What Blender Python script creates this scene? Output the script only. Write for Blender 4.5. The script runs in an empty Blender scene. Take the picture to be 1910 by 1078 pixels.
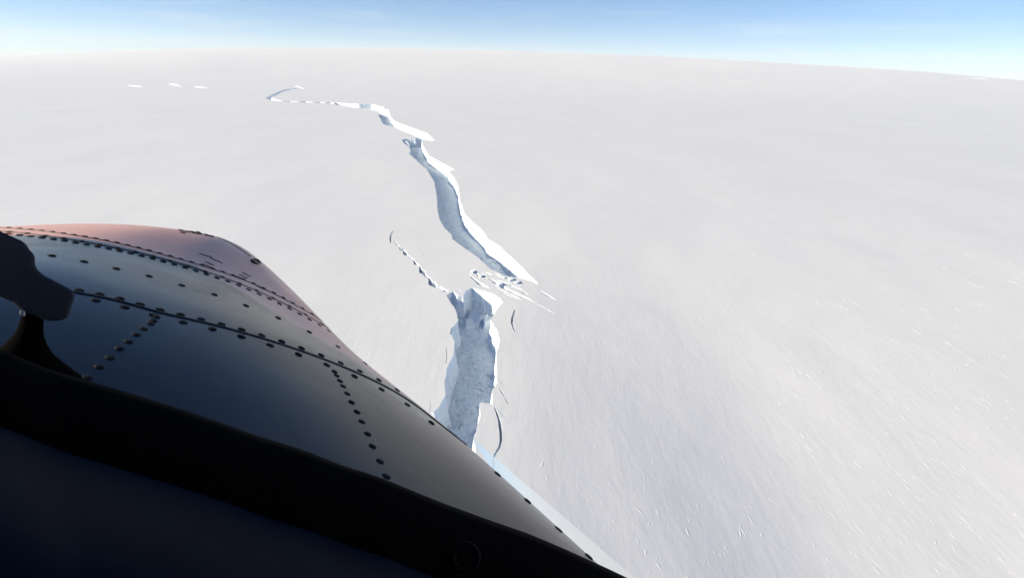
import bpy, bmesh, math, random
import numpy as np
from mathutils import Vector, Matrix, noise
from mathutils.geometry import delaunay_2d_cdt
from mathutils.bvhtree import BVHTree

random.seed(7)
scn = bpy.context.scene
COL = scn.collection
R = math.radians

# ------------------------------------------------------------------ camera
H = 200.0                       # flying height over the ice shelf, metres
F = 1100.0                      # focal length in photo pixels (photo 1910 x 1078)
CX, CY = 955.0, 539.0
PITCH, ROLL = R(20.21), R(1.38)
FW = Vector((0, math.cos(PITCH), -math.sin(PITCH)))
UP0 = Vector((0, math.sin(PITCH), math.cos(PITCH)))
RT0 = Vector((1, 0, 0))
RT = RT0 * math.cos(ROLL) + UP0 * math.sin(ROLL)
UP = -RT0 * math.sin(ROLL) + UP0 * math.cos(ROLL)
EYE = Vector((0, 0, H))
cam = bpy.data.cameras.new('camera')
cam.lens = 36.0 * F / 1910.0
cam.sensor_width = 36.0
cam.clip_start = 0.02
cam.clip_end = 200000.0
camo = bpy.data.objects.new('camera', cam)
m = Matrix.Identity(4)
for i, v in enumerate((RT, UP, -FW)):
    m[0][i], m[1][i], m[2][i] = v
m[0][3], m[1][3], m[2][3] = EYE
camo.matrix_world = m
COL.objects.link(camo)
scn.camera = camo

# ------------------------------------------------------------------ sky, sun, exposure
SUN_EL, SUN_AZ = R(24), R(-99)     # azimuth from +Y towards +X
world = bpy.data.worlds.new('World')
scn.world = world
world.use_nodes = True
wn, wl = world.node_tree.nodes, world.node_tree.links
wn.clear()
sky = wn.new('ShaderNodeTexSky')
sky.sky_type = 'NISHITA'
sky.sun_disc = False
sky.sun_elevation = SUN_EL
sky.sun_rotation = SUN_AZ
sky.altitude = 3000
sky.air_density = 1.0
sky.dust_density = 0.0
sky.ozone_density = 5.0
bg = wn.new('ShaderNodeBackground')
bg.inputs['Strength'].default_value = 0.086
wo = wn.new('ShaderNodeOutputWorld')
# thin cirrus veils, laid on a plane high overhead
tc = wn.new('ShaderNodeTexCoord')
sep = wn.new('ShaderNodeSeparateXYZ')
wl.new(tc.outputs['Generated'], sep.inputs[0])
def wmath(op, a, b=None, clamp=False):
    n = wn.new('ShaderNodeMath'); n.operation = op; n.use_clamp = clamp
    for k, v in enumerate((a, b)):
        if v is None: continue
        if isinstance(v, (int, float)): n.inputs[k].default_value = v
        else: wl.new(v, n.inputs[k])
    return n.outputs[0]
zz = wmath('ADD', wmath('MAXIMUM', sep.outputs[2], 0.0), 0.03)
comb = wn.new('ShaderNodeCombineXYZ')
wl.new(wmath('DIVIDE', sep.outputs[0], zz), comb.inputs[0])
wl.new(wmath('MULTIPLY', wmath('DIVIDE', sep.outputs[1], zz), 1.0), comb.inputs[1])
nz = wn.new('ShaderNodeTexNoise')
nz.inputs['Scale'].default_value = 0.33
nz.inputs['Detail'].default_value = 6
nz.inputs['Roughness'].default_value = 0.55
nz.inputs['Distortion'].default_value = 0.6
wl.new(comb.outputs[0], nz.inputs['Vector'])
cmask = wmath('MULTIPLY', wmath('MULTIPLY', wmath('SUBTRACT', nz.outputs[0], 0.54), 4.0, True), 0.30)
mix = wn.new('ShaderNodeMixRGB')
mix.inputs[2].default_value = (6.6, 6.9, 7.3, 1)
hs = wn.new('ShaderNodeHueSaturation')
hs.inputs['Saturation'].default_value = 1.12
wl.new(sky.outputs[0], hs.inputs['Color'])
wl.new(cmask, mix.inputs[0]); wl.new(hs.outputs[0], mix.inputs[1])
wl.new(mix.outputs[0], bg.inputs[0]); wl.new(bg.outputs[0], wo.inputs[0])

sun = bpy.data.lights.new('sun', 'SUN')
sun.energy = 5.0
sun.angle = R(0.53)
sun.color = (1.0, 0.893, 0.67)
suno = bpy.data.objects.new('sun', sun)
SD = Vector((math.sin(SUN_AZ) * math.cos(SUN_EL), math.cos(SUN_AZ) * math.cos(SUN_EL), math.sin(SUN_EL)))
suno.rotation_euler = SD.to_track_quat('Z', 'Y').to_euler()
suno.location = (0, 0, H + 50)
COL.objects.link(suno)
scn.view_settings.view_transform = 'Standard'
scn.view_settings.look = 'None'
scn.view_settings.exposure = 0.64
scn.view_settings.gamma = 1.0
scn.cycles.volume_bounces = 3

# ------------------------------------------------------------------ helpers
def ray(x, y):
    return FW + RT * ((x - CX) / F) - UP * ((y - CY) / F)
def G(x, y, z=0.0):
    d = ray(x, y)
    return EYE + d * ((z - H) / d.z)
def link(o, parent=None):
    COL.objects.link(o)
    if parent is not None: o.parent = parent
    return o
def mesh_obj(name, verts, faces, mat, parent=None, smooth=False):
    me = bpy.data.meshes.new(name)
    me.from_pydata([tuple(v) for v in verts], [], faces)
    me.update()
    if mat: me.materials.append(mat)
    if smooth: me.polygons.foreach_set('use_smooth', [True] * len(me.polygons))
    return link(bpy.data.objects.new(name, me), parent)
def tag(o, label=None, cat=None, group=None, kind=None):
    for k, v in (('label', label), ('category', cat), ('group', group), ('kind', kind)):
        if v: o[k] = v
    return o
def fbm(x, y, z, o=4):
    return noise.fractal(Vector((x, y, z)), 1.0, 2.0, o)

class Mat:
    def __init__(s, name):
        s.m = bpy.data.materials.new(name); s.m.use_nodes = True
        s.n, s.l = s.m.node_tree.nodes, s.m.node_tree.links
        s.b = s.n['Principled BSDF']
    def new(s, t, **kw):
        n = s.n.new(t)
        for k, v in kw.items():
            if k in n.inputs: n.inputs[k].default_value = v
            else: setattr(n, k, v)
        return n
    def link(s, a, b): s.l.new(a, b)
    def coords(s, scale=(1, 1, 1)):
        t = s.new('ShaderNodeTexCoord'); mp = s.new('ShaderNodeMapping')
        mp.inputs['Scale'].default_value = scale
        s.link(t.outputs['Object'], mp.inputs['Vector'])
        return mp.outputs[0]
    def noise(s, scale, detail=5, rough=.55, vec=None, dist=0.0):
        n = s.new('ShaderNodeTexNoise')
        n.inputs['Scale'].default_value = scale; n.inputs['Detail'].default_value = detail
        n.inputs['Roughness'].default_value = rough; n.inputs['Distortion'].default_value = dist
        if vec is not None: s.link(vec, n.inputs['Vector'])
        return n.outputs[0]
    def ramp(s, fac, stops):
        r = s.new('ShaderNodeValToRGB'); e = r.color_ramp.elements
        while len(e) < len(stops): e.new(0.5)
        for k, (p, c) in enumerate(stops):
            e[k].position = p
            e[k].color = (c, c, c, 1) if isinstance(c, (int, float)) else (*c, 1)
        s.link(fac, r.inputs[0]); return r.outputs[0]
    def math(s, op, a, b=None, clamp=False):
        n = s.new('ShaderNodeMath'); n.operation = op; n.use_clamp = clamp
        for k, v in enumerate((a, b)):
            if v is None: continue
            if isinstance(v, (int, float)): n.inputs[k].default_value = v
            else: s.link(v, n.inputs[k])
        return n.outputs[0]
    def bump(s, h, dist, strength=1.0, normal=None):
        b = s.new('ShaderNodeBump'); b.inputs['Distance'].default_value = dist
        if isinstance(strength, (int, float)): b.inputs['Strength'].default_value = strength
        else: s.link(strength, b.inputs['Strength'])
        s.link(h, b.inputs['Height'])
        if normal is not None: s.link(normal, b.inputs['Normal'])
        s.link(b.outputs[0], s.b.inputs['Normal']); return b.outputs[0]
    def setp(s, **kw):
        for k, v in kw.items():
            s.b.inputs[k.replace('_', ' ')].default_value = v
        return s

# ---- snow
M = {}
a = Mat('wind_packed_snow'); M['snow'] = a.m
a.setp(Roughness=0.55, Specular_IOR_Level=0.5)
v = a.coords((1, 0.28, 1))
big = a.noise(0.004, 4, .5, a.coords((1, .5, 1)))
c = a.ramp(big, [(0.3, (.775, .772, .78)), (0.7, (.81, .805, .80))])
mot = a.ramp(a.noise(.028, 6, .65, a.coords((1, .45, 1)), .5), [(0.3, .955), (0.7, 1.0)])
mxs = a.new('ShaderNodeMixRGB', blend_type='MULTIPLY'); mxs.inputs[0].default_value = 1.0
a.link(c, mxs.inputs[1]); a.link(mot, mxs.inputs[2]); a.link(mxs.outputs[0], a.b.inputs['Base Color'])
n1 = a.noise(0.10, 5, .6, v, .4)
n2 = a.noise(0.45, 4, .6, v, .3)
cd = a.new('ShaderNodeCameraData')
fade = a.math('DIVIDE', 480.0, cd.outputs['View Distance'], True)
nb = a.bump(n1, 1.2, a.math('MULTIPLY', fade, .22))
nb = a.bump(n2, 0.35, a.math('MULTIPLY', fade, .12), nb)
# ---- cliff ice
a = Mat('cliff_ice'); M['cliff'] = a.m
a.setp(Roughness=0.7, Specular_IOR_Level=0.3)
v = a.coords((.25, .25, 1.4))
s1 = a.noise(.35, 5, .6, v)
c = a.ramp(s1, [(0.3, (.60, .71, .82)), (0.62, (.83, .86, .89))])
a.link(c, a.b.inputs['Base Color'])
nb = a.bump(a.noise(.30, 5, .65, a.coords((1, 1, .35))), 1.2, .55)
# ---- sea ice on the rift floor
a = Mat('rift_floor_ice'); M['sea'] = a.m
a.setp(Roughness=0.6, Specular_IOR_Level=0.35)
v = a.coords((1, .6, 1))
k1 = a.noise(.09, 6, .62, v, .8)
c = a.ramp(k1, [(0.30, (.62, .70, .75)), (0.5, (.75, .82, .86)), (0.72, (.84, .88, .91))])
k2 = a.noise(.16, 4, .5, v, 1.2)
vein = a.ramp(k2, [(0.47, 1.0), (0.495, .55), (0.505, .55), (0.53, 1.0)])
mx = a.new('ShaderNodeMixRGB', blend_type='MULTIPLY'); mx.inputs[0].default_value = .55
a.link(c, mx.inputs[1]); a.link(vein, mx.inputs[2]); a.link(mx.outputs[0], a.b.inputs['Base Color'])
a.bump(k1, 1.6, .6)
# ---- ice blocks
a = Mat('block_ice'); M['block'] = a.m
a.setp(Roughness=0.65, Specular_IOR_Level=0.3)
c = a.ramp(a.noise(.25, 4), [(0.3, (.70, .78, .85)), (0.65, (.83, .86, .88))])
a.link(c, a.b.inputs['Base Color']); a.bump(a.noise(.8, 4), .4, .5)

# ------------------------------------------------------------------ ice shelf with its rifts
D = 0.115 * H                                   # freeboard of the shelf above the rift floor

HOR = [(-400, 128), (0, 107), (200, 98), (350, 93), (550, 91), (700, 92), (955, 97), (1150, 104), (1400, 116), (1700, 135), (1910, 153), (2300, 185)]
_az, _el = [], []
for x, y in HOR:
    d = ray(x, y); _az.append(math.atan2(d.x, d.y)); _el.append(d.z / math.hypot(d.x, d.y))
RD = 25000.0
def sstep(t):
    t = max(0.0, min(1.0, t)); return t * t * (3 - 2 * t)
def height(x, y):
    r = math.hypot(x, y)
    z = 0.0
    if r < 5000:
        q = 1.0 - r / 5000
        z += q * (1.5 * fbm(x / 160, y / 420, 3.1, 3) + .25 * fbm(x / 30, y / 80, 9.1, 2))
    if y > 0 and r < 1400 and x > -40:      # sag added to tilt the near snow away from the sun and darken it
        z -= 20 * sstep((x + 45) / 250) * (1 - sstep((x - 420) / 500)) * (1 - sstep((y - 190) / 560))
    if r > 6500:
        t = min(1.0, (r - 6500) / (RD - 6500)); t = t * t * (3 - 2 * t)
        e = float(np.interp(math.atan2(x, y), _az, _el))
        z += t * (H + RD * e) * (1 if r < RD else r / RD)
        z += min(1, (r - 6500) / 4000) * 22 * fbm(x / 2600, y / 2600, 1.7, 4)
    return z

# openings traced in the photo's own pixels and carried onto the shelf surface
RIFTS = {}
RIFTS['far'] = dict(talus=0, pts=[
    # far rim, left to right
    (624.2, 191.3), (668.5, 194.6), (693, 195), (715.6, 200.7), (717, 204), (725, 205.6), (727, 214.8), (734.5, 226),
    (751.4, 232.7), (796.7, 248.8), (803, 255), (810.8, 262.9), (786, 261.5),
    (789, 273), (800.6, 290.4), (815, 299), (848, 316.3), (836.6, 319.7), (846.6, 330.6), (855.3, 350.8), (858, 373.8),
    (866.8, 399.6), (884, 416.9), (901.3, 431.3), (909.9, 445.6), (930, 457), (944.4, 471.5), (976, 500.3), (983.2, 508.9),
    (1004.8, 527.6),
    # near rim, back to the far end
    (970, 518.5), (944.4, 514.6), (912.8, 500.3), (895.5, 483), (875.4, 468.6), (843.8, 445.6), (842.3, 437), (829.4, 425.5),
    (819.3, 408.3), (815.6, 391), (814.4, 365), (810.7, 340.7), (796.3, 316.3), (776, 299), (761.8, 286), (766, 281), (757, 270),
    (748.9, 261.2), (757, 259.4), (776, 260), (774, 253.5), (751.4, 245), (731.6, 236.5), (714.7, 231.8), (707, 217.7),
    (704.3, 210), (683.6, 203.5), (655.3, 200.7), (625, 195)])
RIFTS['near'] = dict(talus=2.6, pts=[
    (864.6, 550.3), (868, 543), (880, 536), (899, 541), (918, 546.5), (934, 556), (938.3, 564), (927.2, 575.3), (914.7, 594.8),
    (927.2, 614), (931.4, 631), (930, 645), (925.8, 653), (926.4, 683), (926.8, 712), (918, 724), (919, 751),
    (895, 748.5), (896.3, 770), (890, 796.8), (883, 817), (886.6, 833), (887, 850), (885, 900), (878, 990),
    (740, 960), (770, 850), (790, 800), (808, 783), (803.4, 771), (818, 758), (830, 736.5), (829, 712), (833.6, 683.4),
    (845.5, 660), (847.8, 635.7), (840, 620), (846, 606), (854.5, 596.8), (851, 578), (841, 564.5), (832.6, 550.3), (845, 543), (853, 549)])
def strip(center, widths):
    """a narrow crack from a centre line in pixels and half widths along it"""
    n = len(center); L, Rr = [], []
    for i, (x, y) in enumerate(center):
        x0, y0 = center[max(0, i - 1)]; x1, y1 = center[min(n - 1, i + 1)]
        dx, dy = x1 - x0, y1 - y0; l = math.hypot(dx, dy) or 1
        w = widths[i] if i < len(widths) else widths[-1]
        L.append((x + dy / l * w, y - dx / l * w)); Rr.append((x - dy / l * w, y + dx / l * w))
    return L + Rr[::-1]
CR = [
    ('hook', [(494, 183.2), (505, 177.6), (516, 172.6), (528, 168), (540, 166.2), (556, 164.4), (556, 165.6), (541, 168), (530, 171), (520, 175.5), (507, 182.2), (509, 184), (518, 187), (528, 189.4), (508, 188.6)]),
    ('hook_tip', strip([(549, 161), (557, 163), (566, 166)], [.3, .8, .3])),
    ('thin_a', strip([(528, 189.3), (541, 190), (556, 190.2)], [.4, .9, .4])),
    ('thin_b', strip([(559, 190.2), (570, 190.6), (583, 191)], [.4, .9, .4])),
    ('thin_c', strip([(586, 191), (598, 191.6), (606, 191.8)], [.4, .9, .4])),
    ('thin_d', strip([(609, 192), (616, 192.6), (623, 193)], [.4, 1.1, .5])),
    ('sliver_a', strip([(235, 159.6), (250, 161), (266, 162.4)], [.3, 1.0, .3])),
    ('sliver_b', strip([(314, 157.4), (326, 159), (337, 161.6)], [.3, 1.1, .3])),
    ('sliver_c', strip([(361, 162), (373, 163.4), (386, 164.8)], [.3, .9, .3])),
    ('arc', strip([(734, 429.5), (729, 437), (727.8, 445), (728.5, 454)], [.4, 1.5, 1.8, .4])),
    ('chain', strip([(735, 449), (740, 456), (745, 459.5), (747, 465), (752, 465), (755.5, 472), (759, 475.5), (766, 481), (772, 484.5), (774, 491), (779, 492.5), (783, 496.5), (785, 505), (790, 506), (793, 513),
                     (800, 517), (803, 527), (810, 529), (815, 534.5), (822, 535), (828, 540.5), (836, 542)],
              [.4, 1.3, .9, 1.2, 1.5, 4.0, 1.3, 1.5, 1.5, 2.9, 1.2, 1.3, 4.2, 4.4, 1.6, 1.8, 5.0, 5.4, 2.2, 2.0, 2.8, 1.6])),
    ('chip_a', strip([(880, 499.5), (884, 503), (889, 506)], [.3, 1.0, .3])),
    ('chip_b', strip([(894, 506), (899, 511), (906, 513)], [.3, 1.1, .3])),
    ('chip_c', strip([(918, 509), (926, 510.5), (934, 514.5)], [.3, .8, .3])),
    ('chip_d', strip([(956, 529), (964, 530), (970, 534)], [.3, .8, .3])),
    ('chip_e', strip([(938, 545), (950, 551), (960, 553), (972, 558)], [.3, .9, .7, .2])),
    ('chip_f', strip([(985, 527), (990, 531), (993, 535)], [.2, .7, .2])),
    ('chip_g', strip([(850, 537), (856, 540), (862, 545)], [.3, .9, .3])),
    ('crush_a', strip([(874, 502.5), (879, 504), (882, 508), (888, 509), (891, 513), (899, 514.5), (908, 519)], [.5, 1.6, 1.9, 1.2, 1.8, 1.5, .4])),
    ('crush_b', strip([(902, 507), (911, 509.5), (918, 513.5), (928, 514), (940, 518.5), (947, 518.5), (953, 522), (960, 522), (967, 525.5)], [.4, .9, 1.1, .8, 1.2, 1.5, 1.7, 1.2, .8])),
    ('crush_c', strip([(911, 519.5), (917, 521.5), (921, 525), (930, 528), (936, 534), (944, 537), (952, 542.5), (962, 545.5), (972, 551), (983, 554.5), (998, 563)], [.4, 1.8, 2.6, 2.4, 2.7, 2.0, 2.4, 1.8, 1.7, 1.3, .3])),
    ('crush_d', strip([(924, 535), (934, 540.5), (945, 544), (956, 550), (968, 554)], [.3, 1.0, .8, .9, .2])),
    ('crush_e', strip([(926, 521.5), (938, 525.5), (947, 527.5), (955, 531)], [.3, 1.0, .8, .3])),
    ('wedge', strip([(872, 510.5), (877, 513.5), (882, 519), (888, 523), (892, 527.5), (902, 531.5), (913, 536.6)], [.3, .9, 1.4, 2.2, 2.8, 1.8, .3])),
    ('lens', strip([(946, 531), (954, 532), (961, 535.5), (970, 538), (978, 544.5), (987, 550.6)], [.4, 1.2, 1.5, 1.2, 1.4, .3])),
    ('ridge_end', strip([(1000, 564.5), (1010, 568.5), (1022, 575), (1036, 581)], [.2, .6, .6, .2])),
    ('spike', strip([(984, 520), (994, 524.5), (1003, 529)], [.4, 1.4, .3])),
    ('dash', strip([(1007, 540.4), (1021, 548), (1037, 556.4)], [.5, 1.6, .5])),
    ('bow', strip([(954.5, 570), (960, 577), (957.5, 584), (955, 592), (954.5, 600), (957, 608), (961, 618)], [.4, .9, 1.5, 2.1, 2.1, 1.4, .4])),
    ('branch', strip([(839, 622), (842, 613), (843.6, 608)], [.4, 1.0, 1.0])),
    ('slab_crack', strip([(922, 756.5), (927, 768), (931.5, 783), (934, 800), (934.5, 816), (931.5, 829), (926.5, 839), (921.5, 847), (920.2, 862), (920, 890)],
                         [.8, 1.8, 2.4, 2.7, 2.7, 2.1, 1.6, 1.3, 1.3, 1.3])),
    ('side_a', strip([(930, 702), (935, 711), (938, 717)], [.3, .9, .2])),
    ('side_b', strip([(929, 716), (938, 732), (945, 744), (948, 752)], [.3, 1.0, .8, .2])),
    ('side_c', strip([(927, 757), (936, 768), (946, 779)], [.3, 1.0, .2])),
    ('left_a', strip([(832, 645), (833.5, 662), (832, 676)], [.2, .6, .3])),
    ('left_b', strip([(801, 742), (803, 757), (801.5, 766)], [.2, .6, .3])),
]
for nm, p in CR: RIFTS[nm] = dict(talus=0, pts=p, small=True)

def ring_world(pts, small):
    """densify in world space, with jagged edges"""
    out = []; n = len(pts)
    for i in range(n):
        x0, y0 = pts[i]; x1, y1 = pts[(i + 1) % n]
        p0, p1 = G(x0, y0), G(x1, y1)
        lp = math.hypot(x1 - x0, y1 - y0)
        k = max(1, int(lp / 1.8))
        lp_far = p0.y > 480
        px = (EYE - p0).length / F          # metres per photo pixel here
        for j in range(k):
            t = j / k
            p = p0.lerp(p1, t)
            if j:
                d = (p1 - p0); nrm = Vector((-d.y, d.x, 0)).normalized()
                amp = min(.16 * d.length / max(1, k) * 2.2, (.55 if small else 1.0 if lp_far else 1.5) * px)
                p = p + nrm * amp * (fbm(p.x * .31, p.y * .17, 4.4, 3) + random.uniform(-.35, .35))
            out.append(Vector((p.x, p.y, 0)))
    # counter-clockwise
    ar = sum(out[i].x * out[(i + 1) % len(out)].y - out[(i + 1) % len(out)].x * out[i].y for i in range(len(out)))
    return out if ar > 0 else out[::-1]
for nm, r in RIFTS.items():
    r['ring'] = ring_world(r['pts'], r.get('small', False))
    a2 = np.array([(p.x, p.y) for p in r['ring']]); r['np'] = a2
    r['bb'] = (a2.min(0), a2.max(0))

def inside_np(P, poly):
    x, y = P[:, 0], P[:, 1]; ins = np.zeros(len(P), bool); n = len(poly); j = n - 1
    for i in range(n):
        xi, yi = poly[i]; xj, yj = poly[j]
        cnd = ((yi > y) != (yj > y))
        with np.errstate(divide='ignore', invalid='ignore'):
            xx = (xj - xi) * (y - yi) / (yj - yi) + xi
        ins ^= cnd & (x < xx); j = i
    return ins

verts2, edges2 = [], []
for nm, r in RIFTS.items():
    b = len(verts2); n = len(r['ring'])
    verts2 += [Vector((p.x, p.y)) for p in r['ring']]
    edges2 += [(b + i, b + (i + 1) % n) for i in range(n)]
free = []
rr = 6.0
while rr < 32000:
    az = -180.0
    st_in = 0.9 if rr > 150 else 3.0
    while az < 180.0:
        st = st_in if -50 < az < 50 else 6.0
        q = R(az + random.uniform(-.3, .3) * st); ro = rr * (1 + random.uniform(-.018, .018))
        free.append((ro * math.sin(q), ro * math.cos(q)))
        az += st
    rr *= 1.055 if rr > 150 else 1.3
free = np.array(free)
keep = np.ones(len(free), bool)
for r in RIFTS.values():
    lo, hi = r['bb']
    near = np.all((free > lo - 20) & (free < hi + 20), axis=1) & keep
    ii = np.where(near)[0]
    if len(ii):
        bad = inside_np(free[ii], r['np'])
        keep[ii[bad]] = False
        dm = np.min(np.linalg.norm(free[ii][:, None, :] - r['np'][None], axis=2), axis=1)
        keep[ii[dm < 1.2]] = False
verts2 += [Vector(p) for p in free[keep]]
vo, eo, fo, *_ = delaunay_2d_cdt(verts2, edges2, [], 0, 1e-4)
V = np.array([(p.x, p.y) for p in vo])
Fc = np.array([f for f in fo if len(f) == 3])
cen = V[Fc].mean(axis=1)
kill = np.zeros(len(Fc), bool)
for r in RIFTS.values():
    lo, hi = r['bb']
    ii = np.where(np.all((cen >= lo) & (cen <= hi), axis=1))[0]
    if len(ii): kill[ii] |= inside_np(cen[ii], r['np'])
Fc = Fc[~kill]
a3 = V[Fc]
area = (a3[:, 1, 0] - a3[:, 0, 0]) * (a3[:, 2, 1] - a3[:, 0, 1]) - (a3[:, 2, 0] - a3[:, 0, 0]) * (a3[:, 1, 1] - a3[:, 0, 1])
Fc[area < 0] = Fc[area < 0][:, ::-1]
shelf = mesh_obj('ice_shelf', [(x, y, height(x, y)) for x, y in V], [tuple(map(int, f)) for f in Fc], M['snow'], smooth=True)
tag(shelf, 'flat wind packed snow surface of the ice shelf', kind='structure')

# cliff walls round every opening: parts of the shelf
for nm, r in RIFTS.items():
    ring = r['ring']; n = len(ring); small = r.get('small', False)
    arr = r['np']
    rows = 4 if small else 9
    nr = []
    for i in range(n):
        d = ring[(i + 1) % n] - ring[i - 1]
        nr.append(Vector((-d.y, d.x, 0)).normalized())     # inward for a counter-clockwise ring
    # smooth the inward normals along the ring
    for _ in range(2 if small else 6):
        nr = [(nr[i - 1] + nr[i] * 2 + nr[(i + 1) % n]).normalized() for i in range(n)]
    wv, wf = [], []
    wid, dep = [0.0] * n, D * 1.04
    if small:
        for i in range(n):
            c_ = [(ring[j] - ring[i]).length for j in range(n) if nr[i].dot(nr[j]) < -.3]
            wid[i] = min(c_) if c_ else 0.0
        dep = max(2.0, min(D * 1.04, 1.7 * sorted(wid)[int(.85 * n)] + 1.0))
    for k in range(rows + 1):
        t = k / rows
        for i in range(n):
            p = ring[i]; z = height(p.x, p.y) * (1 - t if not small else 1) - dep * t
            off = .44 * wid[i] * t ** 1.6
            if not small and k:
                off = r['talus'] * (t ** 2) * (.8 + .5 * fbm(p.x * .05, p.y * .05, 2.2, 2))
                off += 1.25 * fbm(p.x * .22, p.y * .22, z * .10, 3) * min(1, t * 4)
                off += .5 * t
            q = p + nr[i] * off
            wv.append((q.x, q.y, z))
    for k in range(rows):
        for i in range(n):
            j = (i + 1) % n
            wf.append((k * n + i, k * n + j, (k + 1) * n + j, (k + 1) * n + i))
    w = mesh_obj('rift_wall' if not small else 'crack_wall', wv, wf, M['cliff'], shelf)

# the floor of the rifts: frozen sea far below the shelf surface
gx, gy = [], []
fv, ff = [], []
NX, NY = 150, 330
ys = [180 * (6600 / 180) ** (j / NY) for j in range(NY + 1)]
for j, y in enumerate(ys):
    xc0, xc1 = -.25 * y - 40 - max(0, (y - 2000)) * .55, .03 * y + 80
    for i in range(NX + 1):
        x = xc0 + (xc1 - xc0) * i / NX
        amp = 1.0 if y < 1500 else .6
        z = -D + amp * (.7 * fbm(x / 10, y / 20, .3, 4) + .4 * fbm(x / 2.6, y / 6, 5.3, 2))
        fv.append((x, y, z))
for j in range(NY):
    for i in range(NX):
        q = j * (NX + 1) + i
        ff.append((q, q + 1, q + NX + 2, q + NX + 1))
floor = mesh_obj('sea_ice', fv, ff, M['sea'], smooth=True)
tag(floor, 'blue grey frozen sea at the bottom of the rift', kind='structure')

# ------------------------------------------------------------------ fallen ice blocks
def hull_block(name, pts3, mat, label, group=None, cat='ice block'):
    bm = bmesh.new()
    c0 = sum(pts3, Vector()) / len(pts3)
    base = Vector((c0.x, c0.y, min(p.z for p in pts3)))
    vs = [bm.verts.new(p - base) for p in pts3]
    bmesh.ops.convex_hull(bm, input=vs)
    for v_ in [v_ for v_ in bm.verts if not v_.link_faces]: bm.verts.remove(v_)
    bmesh.ops.triangulate(bm, faces=bm.faces)
    bmesh.ops.subdivide_edges(bm, edges=bm.edges, cuts=2, use_grid_fill=True)
    for v_ in bm.verts:
        p = v_.co + base
        v_.co += Vector((fbm(p.x * .5, p.y * .5, p.z * .5, 3), fbm(p.x * .5 + 9, p.y * .5, p.z * .5, 3), .6 * fbm(p.x * .5, p.y * .5 + 7, p.z * .5, 3))) * .28
    me = bpy.data.meshes.new(name); bm.to_mesh(me); bm.free()
    me.materials.append(mat)
    o = link(bpy.data.objects.new(name, me)); o.location = base
    tag(o, label, cat, group)
    return o
def prism(top_px, zt, zb, spread=1.15, tilt=(0, 0)):
    top = []
    c = sum((G(x, y, zt) for x, y in top_px), Vector()) / len(top_px)
    for x, y in top_px:
        p = G(x, y, zt); p = p + Vector((0, 0, tilt[0] * (p.x - c.x) + tilt[1] * (p.y - c.y))); top.append(p)
    bot = [Vector((c.x + (p.x - c.x) * spread, c.y + (p.y - c.y) * spread, zb)) for p in top]
    return top + bot
GB = 'ice blocks fallen into the near rift'
hull_block('ice_block', prism([(874, 588), (882, 580), (890, 582), (896, 592), (889, 599), (878, 597)], -18.5, -D - .5, 1.5, (.3, .25)), M['block'],
           'pale tilted ice slab leaning at the head of the near rift', GB)
hull_block('ice_block', prism([(902, 591), (909, 588), (912, 595), (904, 600)], -17, -D - .5, 1.7, (-.2, .2)), M['block'],
           'small white ice lump beside the right wall of the near rift', GB)
hull_block('ice_block', prism([(868, 598), (880, 594), (884, 604), (871, 607)], -20, -D - .5, 1.5, (-.2, .1)), M['block'],
           'low blue ice lump on the floor below the tilted slab in the near rift', GB)
hull_block('ice_block', prism([(803.5, 771), (809, 768), (812, 777), (808, 783)], -.3, -D - .5, 1.25, (.1, 0)), M['block'],
           'white ice block broken from the left rim just above the aircraft nose', GB)
hull_block('ice_block', prism([(752, 262.5), (758, 261.5), (764, 269), (758, 271)], -4, -D - .5, 1.1), M['block'],
           'ice block in the upper left corner of the wide far rift')
for pts_, lab_ in ((((878, 503), (883, 502), (886, 506), (881, 508)), 'small broken ice block at the left end of the crushed zone between the rifts'),
                   (((893, 511), (898, 510.5), (901, 514), (896, 516)), 'second small ice block from the left in the crushed zone between the rifts'),
                   (((948, 518), (955, 517.5), (958, 521), (951, 523)), 'small ice block under the lower tip of the bright far cliff'),
                   (((960, 523), (967, 522.5), (969, 526.5), (963, 528)), 'rightmost small ice block in the crushed zone between the rifts'),
                   (((926, 526), (934, 525.5), (938, 530), (930, 532)), 'low ice block in the middle of the long crushed crack')):
    hull_block('ice_block', prism(pts_, .9, -6, 1.15, (.12, -.08)), M['block'], lab_, 'broken blocks in the crushed zone')
d_ = ray(1820, 153.5); q_ = 20500 / math.hypot(d_.x, d_.y)
px_, py_ = d_.x * q_, d_.y * q_; e_ = Vector((.8, -.6, 0)); n_ = Vector((.6, .8, 0))
c_ = Vector((px_, py_, height(px_, py_) - 14))
hull_block('ice_ridge', [c_ + e_ * u_ + n_ * v_ + Vector((0, 0, w_)) for u_, v_, w_ in ((-190, 0, 0), (-150, 30, 22), (-60, 40, 34), (40, 35, 26), (150, 30, 30), (220, 0, 0), (0, -50, 0), (0, 90, 0), (-120, 80, 0), (160, 80, 0))],
           M['block'], 'tiny bright ice ridge near the horizon at the far right', None, 'ice ridge')

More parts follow.
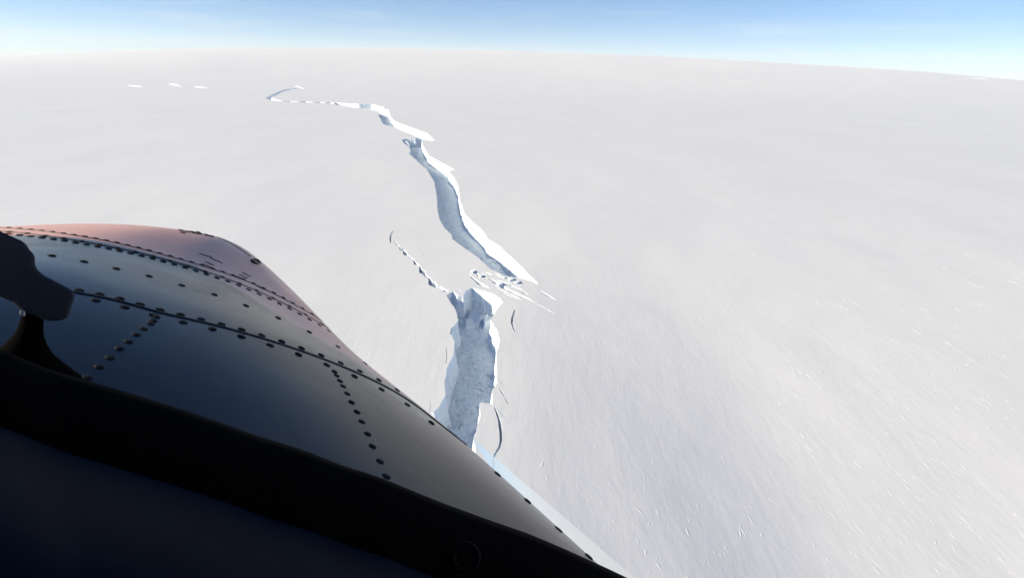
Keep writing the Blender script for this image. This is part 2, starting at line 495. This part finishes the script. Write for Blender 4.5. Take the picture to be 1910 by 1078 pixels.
# rubble on the rift floor
rv, rf = [], []
def chunk(p, sx, sy, sz, ang):
    b = len(rv); ca, sa = math.cos(ang), math.sin(ang)
    for (x, y, z) in ((-1, -1, 0), (1, -1, 0), (1, 1, 0), (-1, 1, 0), (-.7, -.6, 1), (.6, -.75, .8), (.7, .6, 1.1), (-.6, .7, .7)):
        x *= sx * random.uniform(.7, 1.2); y *= sy * random.uniform(.7, 1.2); z *= sz
        rv.append((p.x + ca * x - sa * y, p.y + sa * x + ca * y, p.z + z - .15))
    for f in ((4, 5, 6, 7), (0, 1, 5, 4), (1, 2, 6, 5), (2, 3, 7, 6), (3, 0, 4, 7)): rf.append(tuple(b + k for k in f))
rng = np.random.default_rng(5)
for nm, cnt, smax in (('near', 700, .9), ('far', 1300, 1.5)):
    lo, hi = RIFTS[nm]['bb']; arr = RIFTS[nm]['np']
    got = 0
    if nm == 'far': lo = np.array([-420., lo[1]]); hi = np.array([60., 2100.])
    for tries in range(60):
        if got >= cnt: break
        P = np.column_stack([rng.uniform(lo[0], hi[0], 4000), rng.uniform(lo[1], hi[1], 4000)])
        P = P[inside_np(P, arr)]
        dm = np.min(np.linalg.norm(P[:, None, :] - arr[None], axis=2), axis=1)
        for (x, y), dd in zip(P, dm):
            if got >= cnt: break
            cl = fbm(x / 18, y / 30, 8.8, 3)
            if nm == 'far': pr = .9 if (y < 740 or y > 1500) else (.02 + (.25 if dd < 4 else 0))
            else: pr = .15 + cl * .9 + (.5 if dd < 5 else 0)
            if random.random() > pr: continue
            s = random.uniform(.25, 1.0) ** 2 * smax * (1.5 if dd < 5 else 1) + .25
            chunk(Vector((x, y, -D + .2)), s * random.uniform(.8, 1.5), s * random.uniform(1, 2.4), s * random.uniform(.25, .6), random.gauss(.2, .5))
            got += 1
rub = mesh_obj('ice_rubble', rv, rf, M['sea'])
tag(rub, 'broken ice rubble frozen into the rift floor', 'ice rubble', kind='stuff')

# ------------------------------------------------------------------ sastrugi on the snow
sv, sf = [], []
cnt = 0
while cnt < 1150:
    px, py = random.uniform(380, 2000), 230 + 900 * random.random() ** .8
    p = G(px, py)
    if p.y > 1700: continue
    w = .35 + .65 * max(0, min(1, (px - 800) / 900))
    if random.random() > w: continue
    if any(np.all((np.array([p.x, p.y]) > r['bb'][0] - 5) & (np.array([p.x, p.y]) < r['bb'][1] + 5)) and (
        inside_np(np.array([[p.x, p.y]]), r['np'])[0] or np.min(np.linalg.norm(r['np'] - np.array([p.x, p.y]), axis=1)) < 6) for r in RIFTS.values()):
        continue
    L = random.uniform(.6, 3.4) * (1 if random.random() < .88 else 2.0); W = random.uniform(.3, 1.0); big_ = max(.9, p.length / 420); L *= big_; W *= big_; h = random.uniform(.04, .17) * W * 1.2
    ang = R(random.gauss(-2, 16)); ca, sa = math.cos(ang), math.sin(ang)
    b = len(sv)
    prof = [(-1, 0, 0, 0), (-.5, .7, .7, .06), (0, 1, 1, 0), (.5, .75, .8, -.08), (1, 0, 0, .05)]
    for t, ww, hh, sk in prof:
        for u, q in ((-1, 0), (.15, 1), (1, 0)):
            x = (u * W * (.15 + .85 * ww) + sk * L); y = t * L
            X, Y = p.x + ca * x - sa * y, p.y + sa * x + ca * y
            sv.append((X, Y, height(X, Y) + (hh * h if q else 0) - (.03 if not q else -.01)))
    for k in range(4):
        for u in range(2):
            q = b + k * 3 + u
            sf.append((q, q + 1, q + 4, q + 3))
    cnt += 1
sas = mesh_obj('sastrugi', sv, sf, M['snow'], smooth=False)
tag(sas, 'small wind carved snow ridges scattered over the shelf', 'sastrugi', kind='stuff')

# ================================================================== aircraft
YAW, BANK = R(24), R(14)
AX = Vector((-math.sin(YAW), math.cos(YAW), 0))
AR = Vector((math.cos(YAW), math.sin(YAW), 0)); AU = Vector((0, 0, 1))
AR, AU = AR * math.cos(BANK) - AU * math.sin(BANK), AU * math.cos(BANK) + AR * math.sin(BANK)
def A(s, r, u):                  # aircraft frame to world
    return EYE + AX * s + AR * r + AU * u
def onplane(x, y, s):            # where a sight line meets the frame at station s
    d = ray(x, y); return EYE + d * (s / d.dot(AX))
BASE = A(.6, -.3, -1.6)
plane = bpy.data.objects.new('aircraft', None); plane.location = BASE; COL.objects.link(plane)
tag(plane, 'riveted dark nose of a small aircraft with reddish tip, seen over a black glareshield', 'aircraft')
def apart(name, verts, faces, mat, parent=None, smooth=True):
    """a part of the aircraft: vertices given in world space, stored relative to its empty"""
    o = mesh_obj(name, [Vector(v_) - BASE for v_ in verts], faces, mat, parent or plane, smooth)
    return o

a = Mat('nose_paint'); M['nose'] = a.m
a.setp(Roughness=0.22, IOR=1.2)
uvn = a.new('ShaderNodeUVMap'); sp = a.new('ShaderNodeSeparateXYZ'); a.link(uvn.outputs[0], sp.inputs[0])
# red paint in front of a slanting edge, black anti-glare paint behind it
edge = a.math('SUBTRACT', sp.outputs[0], a.math('MINIMUM', .655, a.math('SUBTRACT', 0.76, a.math('MULTIPLY', sp.outputs[1], .62))))
fac = a.ramp(a.math('ADD', a.math('MULTIPLY', edge, 8.0), .5), [(.47, 0), (.53, 1)])
rsum = a.new('ShaderNodeMath', operation='ADD')
mx = a.new('ShaderNodeMixRGB'); mx.inputs[1].default_value = (.007, .011, .018, 1); mx.inputs[2].default_value = (.88, .44, .31, 1)
a.link(a.math('ADD', a.math('MULTIPLY', fac, .34), 1.22), a.b.inputs['IOR'])
a.link(fac, mx.inputs[0]); a.link(mx.outputs[0], a.b.inputs['Base Color'])
a.link(a.ramp(a.noise(3.2, 6, .7, a.coords((1, 1, 1)), 1.0), [(.3, .17), (.72, .29)]), rsum.inputs[0]); a.link(a.math('MULTIPLY', fac, .16), rsum.inputs[1]); a.link(rsum.outputs[0], a.b.inputs['Roughness'])
a.bump(a.noise(5, 2, .5, a.coords((1, 1, 1))), .004, .28)
a = Mat('rivet_black'); M['rivet'] = a.m; a.setp(Base_Color=(.010, .010, .012, 1), Roughness=.75, Specular_IOR_Level=.2)
a = Mat('seam_black'); M['seam'] = a.m; a.setp(Base_Color=(.01, .01, .012, 1), Roughness=.6)
a = Mat('black_rubber'); M['rubber'] = a.m
a.setp(Base_Color=(.0015, .0015, .0015, 1), Roughness=.9, Specular_IOR_Level=.02)
a.bump(a.noise(260, 3, .6, a.coords()), .0008, .4)
a = Mat('navy_glareshield'); M['glare'] = a.m
a.setp(Roughness=.5, Specular_IOR_Level=.01)
a.link(a.ramp(a.noise(14, 4, .6, a.coords((.3, 1, 1))), [(.3, (.0012, .004, .013)), (.7, (.003, .0075, .018))]), a.b.inputs['Base Color'])
a = Mat('wiper_black'); M['wiper'] = a.m
a.setp(Base_Color=(.024, .030, .042, 1), Roughness=.75, Specular_IOR_Level=.2)
a.bump(a.noise(60, 3, .6, a.coords()), .002, .3)
a = Mat('dark_seal'); M['seal'] = a.m; a.setp(Base_Color=(.004, .004, .005, 1), Roughness=.7, Specular_IOR_Level=.04)
a = Mat('bare_metal'); M['metal'] = a.m; a.setp(Base_Color=(.3, .3, .3, 1), Metallic=1.0, Roughness=.5)
a = Mat('cabin_trim'); M['trim'] = a.m; a.setp(Base_Color=(.02, .021, .024, 1), Roughness=.8)

# --- the nose: hoops at four frames, lofted to the tip
RC = -0.30
HOOPS = [   # station, right half of the hoop (r, u) from crown to keel
    (0.50, [(-.30, -.395), (-.05, -.42), (.165, -.465), (.385, -.53), (.64, -.622), (.84, -.795), (.92, -1.05), (.76, -1.5), (.27, -1.71), (-.3, -1.77)]),
    (0.60, [(-.30, -.395), (-.05, -.42), (.16, -.466), (.37, -.53), (.62, -.63), (.82, -.80), (.90, -1.05), (.74, -1.5), (.25, -1.70), (-.3, -1.76)]),
    (1.15, [(-.34, -.415), (-.07, -.45), (.10, -.489), (.28, -.553), (.46, -.638), (.64, -.775), (.74, -1.0), (.62, -1.42), (.18, -1.64), (-.3, -1.70)]),
    (1.70, [(-.34, -.492), (-.12, -.515), (.03, -.548), (.17, -.60), (.30, -.665), (.49, -.815), (.60, -1.02), (.48, -1.36), (.10, -1.53), (-.3, -1.58)]),
    (2.15, [(-.14, -.549), (-.08, -.547), (-.02, -.550), (.04, -.562), (.12, -.602), (.30, -.767), (.40, -.98), (.30, -1.22), (.0, -1.38), (-.3, -1.42)]),
    (2.42, [(-.22, -.70), (-.17, -.702), (-.1, -.71), (-.02, -.73), (.05, -.765), (.15, -.82), (.2, -.95), (.12, -1.12), (-.08, -1.24), (-.3, -1.27)]),
    (2.58, [(-.26, -.84), (-.24, -.84), (-.2, -.845), (-.16, -.855), (-.12, -.875), (-.08, -.92), (-.08, -.97), (-.12, -1.02), (-.2, -1.06), (-.3, -1.07)]),
]
def cr(p0, p1, p2, p3, t):
    return .5 * ((2 * p1) + (-p0 + p2) * t + (2 * p0 - 5 * p1 + 4 * p2 - p3) * t * t + (-p0 + 3 * p1 - 3 * p2 + p3) * t ** 3)
def crpath(P, sub):
    P = [np.array(p, float) for p in P]
    Q = [2 * P[0] - P[1]] + P + [2 * P[-1] - P[-2]]
    out = []
    for i in range(1, len(Q) - 2):
        for k in range(sub): out.append(cr(Q[i - 1], Q[i], Q[i + 1], Q[i + 2], k / sub))
    out.append(P[-1]); return out
half = []
for s, h in HOOPS:
    rc = RC if s < 2 else h[0][0]
    left = [(2 * rc - r, u) for r, u in h[1:]][::-1]
    if 2 < s < 2.3: left = [(-.3, -1.42), (-.6, -1.38), (-.9, -1.22), (-1.0, -.98), (-.90, -.79), (-.66, -.64), (-.50, -.602), (-.36, -.573), (-.24, -.555)]
    h2 = [(rc, h[0][1])] + h[1:]
    full = left + h2
    half.append([(s, r, u) for r, u in crpath(full, 6)])
cols = len(half[0])
grid = []
for cidx in range(cols):
    grid.append(crpath([half[k][cidx] for k in range(len(HOOPS))], 10))
rowsN = len(grid[0])
# light smoothing along the hoops for fair reflections
g = np.array(grid)
for _ in range(3):
    g[1:-1] = .25 * g[:-2] + .5 * g[1:-1] + .25 * g[2:]
for _ in range(4):
    g[:, 1:-1] = .25 * g[:, :-2] + .5 * g[:, 1:-1] + .25 * g[:, 2:]
nv = [A(*g[c_, k]) for c_ in range(cols) for k in range(rowsN)]
nf = []
for c_ in range(cols - 1):
    for k in range(rowsN - 1):
        nf.append((c_ * rowsN + k, (c_ + 1) * rowsN + k, (c_ + 1) * rowsN + k + 1, c_ * rowsN + k + 1))
nf.append(tuple(c_ * rowsN + rowsN - 1 for c_ in range(cols)))
nose = apart('nose', nv, nf, M['nose'])
nose['label'] = 'dark glossy riveted nose with a faded red forward part'
uvl = nose.data.uv_layers.new(name='UVMap')
mid = (cols - 1) / 2
for poly in nose.data.polygons:
    for li in poly.loop_indices:
        vi = nose.data.loops[li].vertex_index
        c_, k = divmod(vi, rowsN)
        uvl.data[li].uv = (g[c_, k, 0] / 2.6 , (c_ - mid) / mid)
bm = bmesh.new(); bm.from_mesh(nose.data); bmesh.ops.recalc_face_normals(bm, faces=bm.faces); bm.to_mesh(nose.data)
bvh = BVHTree.FromBMesh(bm); bm.free()
def hit(x, y):
    loc, nrm, idx, dist = bvh.ray_cast(EYE - BASE, ray(x, y).normalized())
    if loc is None: return None
    d = ray(x, y)
    if nrm.dot(d) > 0: nrm = -nrm
    return loc, nrm
# seams: thin raised lap strips following the skin
def poly_samples(pts, step):
    out = []; carry = 0.0
    for (x0, y0), (x1, y1) in zip(pts[:-1], pts[1:]):
        l = math.hypot(x1 - x0, y1 - y0); t = carry
        while t < l:
            q = t / l; out.append((x0 + (x1 - x0) * q, y0 + (y1 - y0) * q)); t += step
        carry = t - l
    return out
def smooth_px(pts, sub=6): return [tuple(p) for p in crpath(pts, sub)]
def seam(name, pts, width, hgt=.0015):
    L = []
    for x, y in poly_samples(smooth_px(pts), 6):
        hh = hit(x, y)
        if hh: L.append(hh)
    if len(L) < 3: return None
    vs, fs = [], []
    for i, (p, n) in enumerate(L):
        t = (L[min(i + 1, len(L) - 1)][0] - L[max(0, i - 1)][0]).normalized(); sd = t.cross(n).normalized()
        vs += [p + sd * width - n * .001, p + sd * width * .6 + n * hgt, p - sd * width * .6 + n * hgt, p - sd * width - n * .001]
    for i in range(len(L) - 1):
        for k in range(3):
            b = i * 4 + k; fs.append((b, b + 1, b + 5, b + 4))
    return mesh_obj(name, vs, fs, M['seam'], nose, True)
# rivet: one shared dome
def dome_mesh(name, seg=10):
    vs, fs = [], []
    for q, (rad, z) in enumerate(((1, -.15), (1, .16), (.72, .31))):
        for i in range(seg):
            t = 2 * math.pi * i / seg; vs.append((rad * math.cos(t), rad * math.sin(t), z))
    vs.append((0, 0, .36))
    for q in range(2):
        for i in range(seg):
            j = (i + 1) % seg; fs.append((q * seg + i, q * seg + j, (q + 1) * seg + j, (q + 1) * seg + i))
    for i in range(seg): fs.append((2 * seg + i, 2 * seg + (i + 1) % seg, 3 * seg))
    me = bpy.data.meshes.new(name); me.from_pydata(vs, [], fs); me.materials.append(M['rivet'])
    me.polygons.foreach_set('use_smooth', [True] * len(me.polygons)); return me
DOME = dome_mesh('rivet')
def rivet(x, y, rad):
    hh = hit(x, y)
    if not hh: return
    p, n = hh
    o = bpy.data.objects.new('rivet', DOME); link(o, nose)
    q = n.to_track_quat('Z', 'Y')
    o.matrix_local = Matrix.Translation(p) @ q.to_matrix().to_4x4() @ Matrix.Diagonal((rad * random.uniform(.92, 1.08), rad, rad * random.uniform(.8, 1.1), 1))
def offset(pts, d):
    out = []
    for i, (x, y) in enumerate(pts):
        x0, y0 = pts[max(0, i - 1)]; x1, y1 = pts[min(len(pts) - 1, i + 1)]
        l = math.hypot(x1 - x0, y1 - y0) or 1
        out.append((x - (y1 - y0) / l * d, y + (x1 - x0) / l * d))
    return out
S1 = [(-60, 520), (40, 529), (140, 545), (216, 560), (300, 583), (400, 606), (500, 634), (600, 668), (690, 706), (760, 745), (830, 798), (880, 838), (915, 868)]
S2 = [(-40, 428), (30, 434), (100, 442), (200, 459), (300, 482), (400, 512), (480, 543), (560, 582), (620, 617), (660, 648), (688, 678)]
S2b = [(-40, 424), (30, 427), (100, 434), (200, 450), (300, 474), (400, 503), (480, 533), (560, 574), (620, 612), (660, 645)]
seam('seam', S1, .0035, .002)
seam('seam', S2, .0022)
seam('seam', S2b, .0014)
p1 = smooth_px(S1); p2 = smooth_px(S2); p2b = smooth_px(S2b)
for x, y in poly_samples(offset(p1[10:-8], -5), 39): rivet(x, y, .0076)
for x, y in poly_samples(offset(p1[11:-12], 8), 56): rivet(x, y, .0078)
for x, y in poly_samples(offset(p2[3:], 4), 21): rivet(x, y, .0075)
for x, y in poly_samples(p2[2:], 34): rivet(x, y, .0075)
for x, y in poly_samples(offset(p2b[3:], -1), 20.5): rivet(x, y, .0068)
for x, y in [(97, 477), (157, 488), (217, 501), (278, 515), (339, 532), (400, 549.5), (459, 570), (519, 593), (577, 619), (630, 647), (681, 678), (727, 711)]: rivet(x, y, .0075)
for x, y in [(292, 591), (286, 598), (281, 603), (268, 613), (254, 624), (240, 637), (223, 650), (205, 667), (185, 684), (163, 704)]: rivet(x, y, .0066)
for x, y in [(624, 693), (628, 700), (634, 710), (640, 720), (648, 734), (656, 750), (666, 768), (675, 786), (686, 809), (695, 832), (709, 860), (721, 888)]: rivet(x, y, .0066)
def edge_px(x):      # silhouette of the skin at column x, found by sight
    lo, hi = 400.0, 1077.0
    for _ in range(24):
        md = (lo + hi) / 2
        if bvh.ray_cast(EYE - BASE, ray(x, md).normalized())[0] is None: lo = md
        else: hi = md
    return hi
for x in (928, 984, 1042, 1098, 1152): rivet(x, edge_px(x) + 3, .0085)
# quick release fastener clusters near the tip, and slotted vents
for cx_, cy_, k_ in ((343, 430, 4), (364, 431, 5), (374, 432, 4), (388, 435, 4), (397, 437, 4), (477, 487, 6)):
    for q in range(k_):
        t = 2 * math.pi * q / k_ + .4; rivet(cx_ + 6 * math.cos(t), cy_ + 3.2 * math.sin(t) + 1, .0085)
seam('seam', [(400, 440), (425, 451), (450, 466), (470, 480)], .0025)
for x0, y0, x1, y1 in ((372, 473, 396, 480), (391, 481, 410, 488), (404, 486, 420, 493), (383, 488, 402, 496), (378, 492, 396, 500),
                       (452, 508, 470, 517), (446, 512, 464, 520), (440, 515, 456, 521), (478, 533, 498, 542)):
    seam('vent_slot', [(x0, y0), ((x0 + x1) / 2, (y0 + y1) / 2 + .4), (x1, y1)], .0022)

# --- coaming (window frame) and glareshield under the windscreen
def loft_rows(name, rows, mat, label=None):
    vs, fs = [], []
    n = 48
    for pts, s in rows:
        sm = smooth_px(pts, 12); d = [0]
        for p, q in zip(sm[:-1], sm[1:]): d.append(d[-1] + math.hypot(q[0] - p[0], q[1] - p[1]))
        for i in range(n):
            t = d[-1] * i / (n - 1)
            x = float(np.interp(t, d, [p[0] for p in sm])); y = float(np.interp(t, d, [p[1] for p in sm]))
            vs.append(onplane(x, y, s))
    for k in range(len(rows) - 1):
        for i in range(n - 1):
            fs.append((k * n + i, k * n + i + 1, (k + 1) * n + i + 1, (k + 1) * n + i))
    o = apart(name, vs, fs, mat)
    sd = o.modifiers.new('thick', 'SOLIDIFY'); sd.thickness = .006
    if label: o['label'] = label
    return o
L0 = [(-260, 590), (-100, 636), (0, 667), (79, 699), (167, 725), (302, 765), (397, 796), (476, 824), (556, 848), (635, 878), (705, 900), (810, 942), (915, 980), (1000, 1010), (1150, 1076), (1300, 1150)]
def sh(pts, dx, dy): return [(x + dx, y + dy) for x, y in pts]
loft_rows('window_frame', [(sh(L0, 0, 60), .60), (sh(L0, -2, 14), .585), (L0, .555), (sh(L0, 2, 10), .53), (sh(L0, 6, 60), .50), (sh(L0, 10, 120), .47), (sh(L0, 12, 165), .455), (sh(L0, 12, 210), .46)], M['rubber'],
          'black rubber coaming along the foot of the windscreen')
loft_rows('glareshield', [(sh(L0, 20, 150), .475), (sh(L0, 20, 158), .445), (sh(L0, 24, 200), .40), (sh(L0, 30, 262), .35), (sh(L0, 40, 340), .31), (sh(L0, 50, 450), .27), (sh(L0, 60, 620), .24)], M['glare'],
          'dark navy glareshield in the bottom left corner')
# small ring fitting on the coaming
c0 = onplane(868, 1040, .475)
vd = (EYE - c0).normalized(); ex = RT; ey = vd.cross(ex).normalized()
vs, fs = [], []
for i in range(28):
    t = 2 * math.pi * i / 28; dirv = ex * math.cos(t) + ey * math.sin(t)
    for j in range(8):
        q = 2 * math.pi * j / 8
        vs.append(c0 + dirv * (.0135 + .003 * math.cos(q)) + vd * (.004 + .003 * math.sin(q)))
for i in range(28):
    for j in range(8):
        fs.append((i * 8 + j, ((i + 1) % 28) * 8 + j, ((i + 1) % 28) * 8 + (j + 1) % 8, i * 8 + (j + 1) % 8))
ringo = apart('vent_ring', vs, fs, M['seal']); ringo['label'] = 'small dark ring fitting on the black coaming'

# --- wiper: arm head on a flared pivot, standing at the left edge of the nose
def W(px, py, s): return onplane(px, py, s)
OUT = [(-30, 418), (0, 431), (33, 446), (46, 451), (56, 467), (65, 474), (66, 500), (83, 514), (131, 539), (140, 543), (139, 556), (132, 576), (128, 592), (111, 599), (86, 598), (70, 590), (40, 580), (22, 563), (0, 553), (-30, 545)]
bm = bmesh.new()
fr = [bm.verts.new(W(x, y, .66) - BASE) for x, y in OUT]
bk = [bm.verts.new(EYE + (W(x, y, .66) - EYE) * 1.07 - BASE) for x, y in OUT]
bm.faces.new(fr); bm.faces.new(bk[::-1])
for i in range(len(OUT)):
    j = (i + 1) % len(OUT); bm.faces.new((fr[i], bk[i], bk[j], fr[j]))
bmesh.ops.recalc_face_normals(bm, faces=bm.faces)
me = bpy.data.meshes.new('wiper_arm'); bm.to_mesh(me); bm.free(); me.materials.append(M['wiper'])
arm = link(bpy.data.objects.new('wiper_arm', me), plane); arm['label'] = 'black lumpy wiper arm head at the left edge'
bv = arm.modifiers.new('bev', 'BEVEL'); bv.width = .011; bv.segments = 3; bv.limit_method = 'ANGLE'; bv.angle_limit = R(25)
vs, fs = [], []
prof = [(62, 578, 20), (60, 596, 22), (57, 612, 24), (52, 628, 30), (46, 645, 42), (42, 662, 56), (42, 682, 78), (46, 706, 104), (50, 730, 120)]
for x, y, w in prof:
    c0 = W(x, y, .69); e = (W(x + w, y, .69) - c0)
    for i in range(20):
        t = 2 * math.pi * i / 20; vs.append(c0 + e * math.cos(t) + AX * e.length * .7 * math.sin(t))
for k in range(len(prof) - 1):
    for i in range(20):
        j = (i + 1) % 20; fs.append((k * 20 + i, k * 20 + j, (k + 1) * 20 + j, (k + 1) * 20 + i))
fs.append(tuple(range(20)))
piv = apart('wiper_pivot', vs, fs, M['rubber']); piv['label'] = 'black flared pivot carrying the wiper arm'
c0 = W(42, 584, .655)
bme = bpy.data.meshes.new('bolt'); bme.from_pydata(*[[tuple(v_.co) for v_ in DOME.vertices], [], [tuple(p_.vertices) for p_ in DOME.polygons]]); bme.materials.append(M['metal'])
bo = link(bpy.data.objects.new('bolt', bme), arm)
bo.matrix_local = Matrix.Translation(c0 - BASE) @ (EYE - c0).normalized().to_track_quat('Z', 'Y').to_matrix().to_4x4() @ Matrix.Diagonal((.0022, .0035, .003, 1))

# --- pale translucent edge strip of the windscreen beside the nose
a = Mat('frosted_edge'); M['frost'] = a.m
tr = a.new('ShaderNodeBsdfTransparent'); gl = a.new('ShaderNodeBsdfGlossy')
gl.inputs['Color'].default_value = (.97, .97, .96, 1); gl.inputs['Roughness'].default_value = .12
ms = a.new('ShaderNodeMixShader'); ms.inputs[0].default_value = .8; a.link(tr.outputs[0], ms.inputs[1]); a.link(gl.outputs[0], ms.inputs[2])
a.n.remove(a.b); a.link(ms.outputs[0], a.n['Material Output'].inputs[0])
pa, pb = onplane(884, 819, 1.14), onplane(1300, 1177, .70)
Ld = (pb - pa).normalized(); dv = ray(1000, 920).normalized()
b1 = Ld.orthogonal().normalized(); b2 = Ld.cross(b1)
best = None
for k in range(360):                       # tilt of the bevel: it mirrors the snow out to the right
    N_ = b1 * math.cos(R(k)) + b2 * math.sin(R(k))
    if N_.dot(dv) > -.12: continue
    rf_ = dv - 2 * dv.dot(N_) * N_
    sc = abs(rf_.z + .006) - .15 * rf_.x
    if best is None or sc < best[0]: best = (sc, N_, rf_)
N_ = best[1]
print('STRIP', best)
vs, fs = [], []
for k in range(9):
    p = pa.lerp(pb, k / 8); vp = p - EYE
    x2, y2 = CX + F * vp.dot(RT) / vp.dot(FW), CY - F * vp.dot(UP) / vp.dot(FW) + (5, 38, 48, 55, 55, 55, 55, 55, 55)[k]
    d2 = ray(x2, y2); q = EYE + d2 * ((p - EYE).dot(N_) / d2.dot(N_))
    vs += [p, q]
for i in range(8): fs.append((2 * i, 2 * i + 1, 2 * i + 3, 2 * i + 2))
st = apart('windscreen_edge', vs, fs, M['frost'], smooth=False); st['label'] = 'pale translucent strip of windscreen edge along the nose'

# --- cabin behind the windscreen (roof and bulkhead shade the glareshield)
def slab(name, pts, mat, thick=.03):
    vs = [A(*p) for p in pts]; n = (vs[1] - vs[0]).cross(vs[2] - vs[0]).normalized() * thick
    vs2 = vs + [v_ + n for v_ in vs]
    return apart(name, vs2, [(0, 1, 2, 3), (7, 6, 5, 4), (0, 4, 5, 1), (1, 5, 6, 2), (2, 6, 7, 3), (3, 7, 4, 0)], mat, smooth=False)
slab('cabin_roof', [(.15, -1.0, .52), (.15, .5, .52), (-1.6, .55, .56), (-1.6, -1.05, .56)], M['trim'])
slab('cabin_bulkhead', [(-1.55, -1.05, .54), (-1.55, .55, .54), (-1.55, .55, -1.2), (-1.55, -1.05, -1.2)], M['trim'])
slab('cabin_floor', [(.25, -1.0, -1.15), (.25, .5, -1.15), (-1.6, .5, -1.18), (-1.6, -1.0, -1.18)], M['trim'])

# --- the cold haze over the shelf: even thin air with ice crystals, round everything below flying height
a = Mat('thin_haze'); M['haze'] = a.m
pv = a.new('ShaderNodeVolumePrincipled'); pv.inputs['Density'].default_value = 2.1e-5
pv.inputs['Color'].default_value = (1, 1, 1, 1); pv.inputs['Anisotropy'].default_value = 0.0
a.n.remove(a.b); a.link(pv.outputs[0], a.n['Material Output'].inputs['Volume'])
X = 34000.0; ZT = 1250.0; ZB = -40.0
hz = mesh_obj('haze', [(x, y, z) for z in (ZB, ZT) for x, y in ((-X, -X), (X, -X), (X, X), (-X, X))],
              [(0, 3, 2, 1), (4, 5, 6, 7), (0, 1, 5, 4), (1, 2, 6, 5), (2, 3, 7, 6), (3, 0, 4, 7)], M['haze'])
tag(hz, 'thin pale haze over the ice', kind='stuff')
bpy.context.view_layer.update()
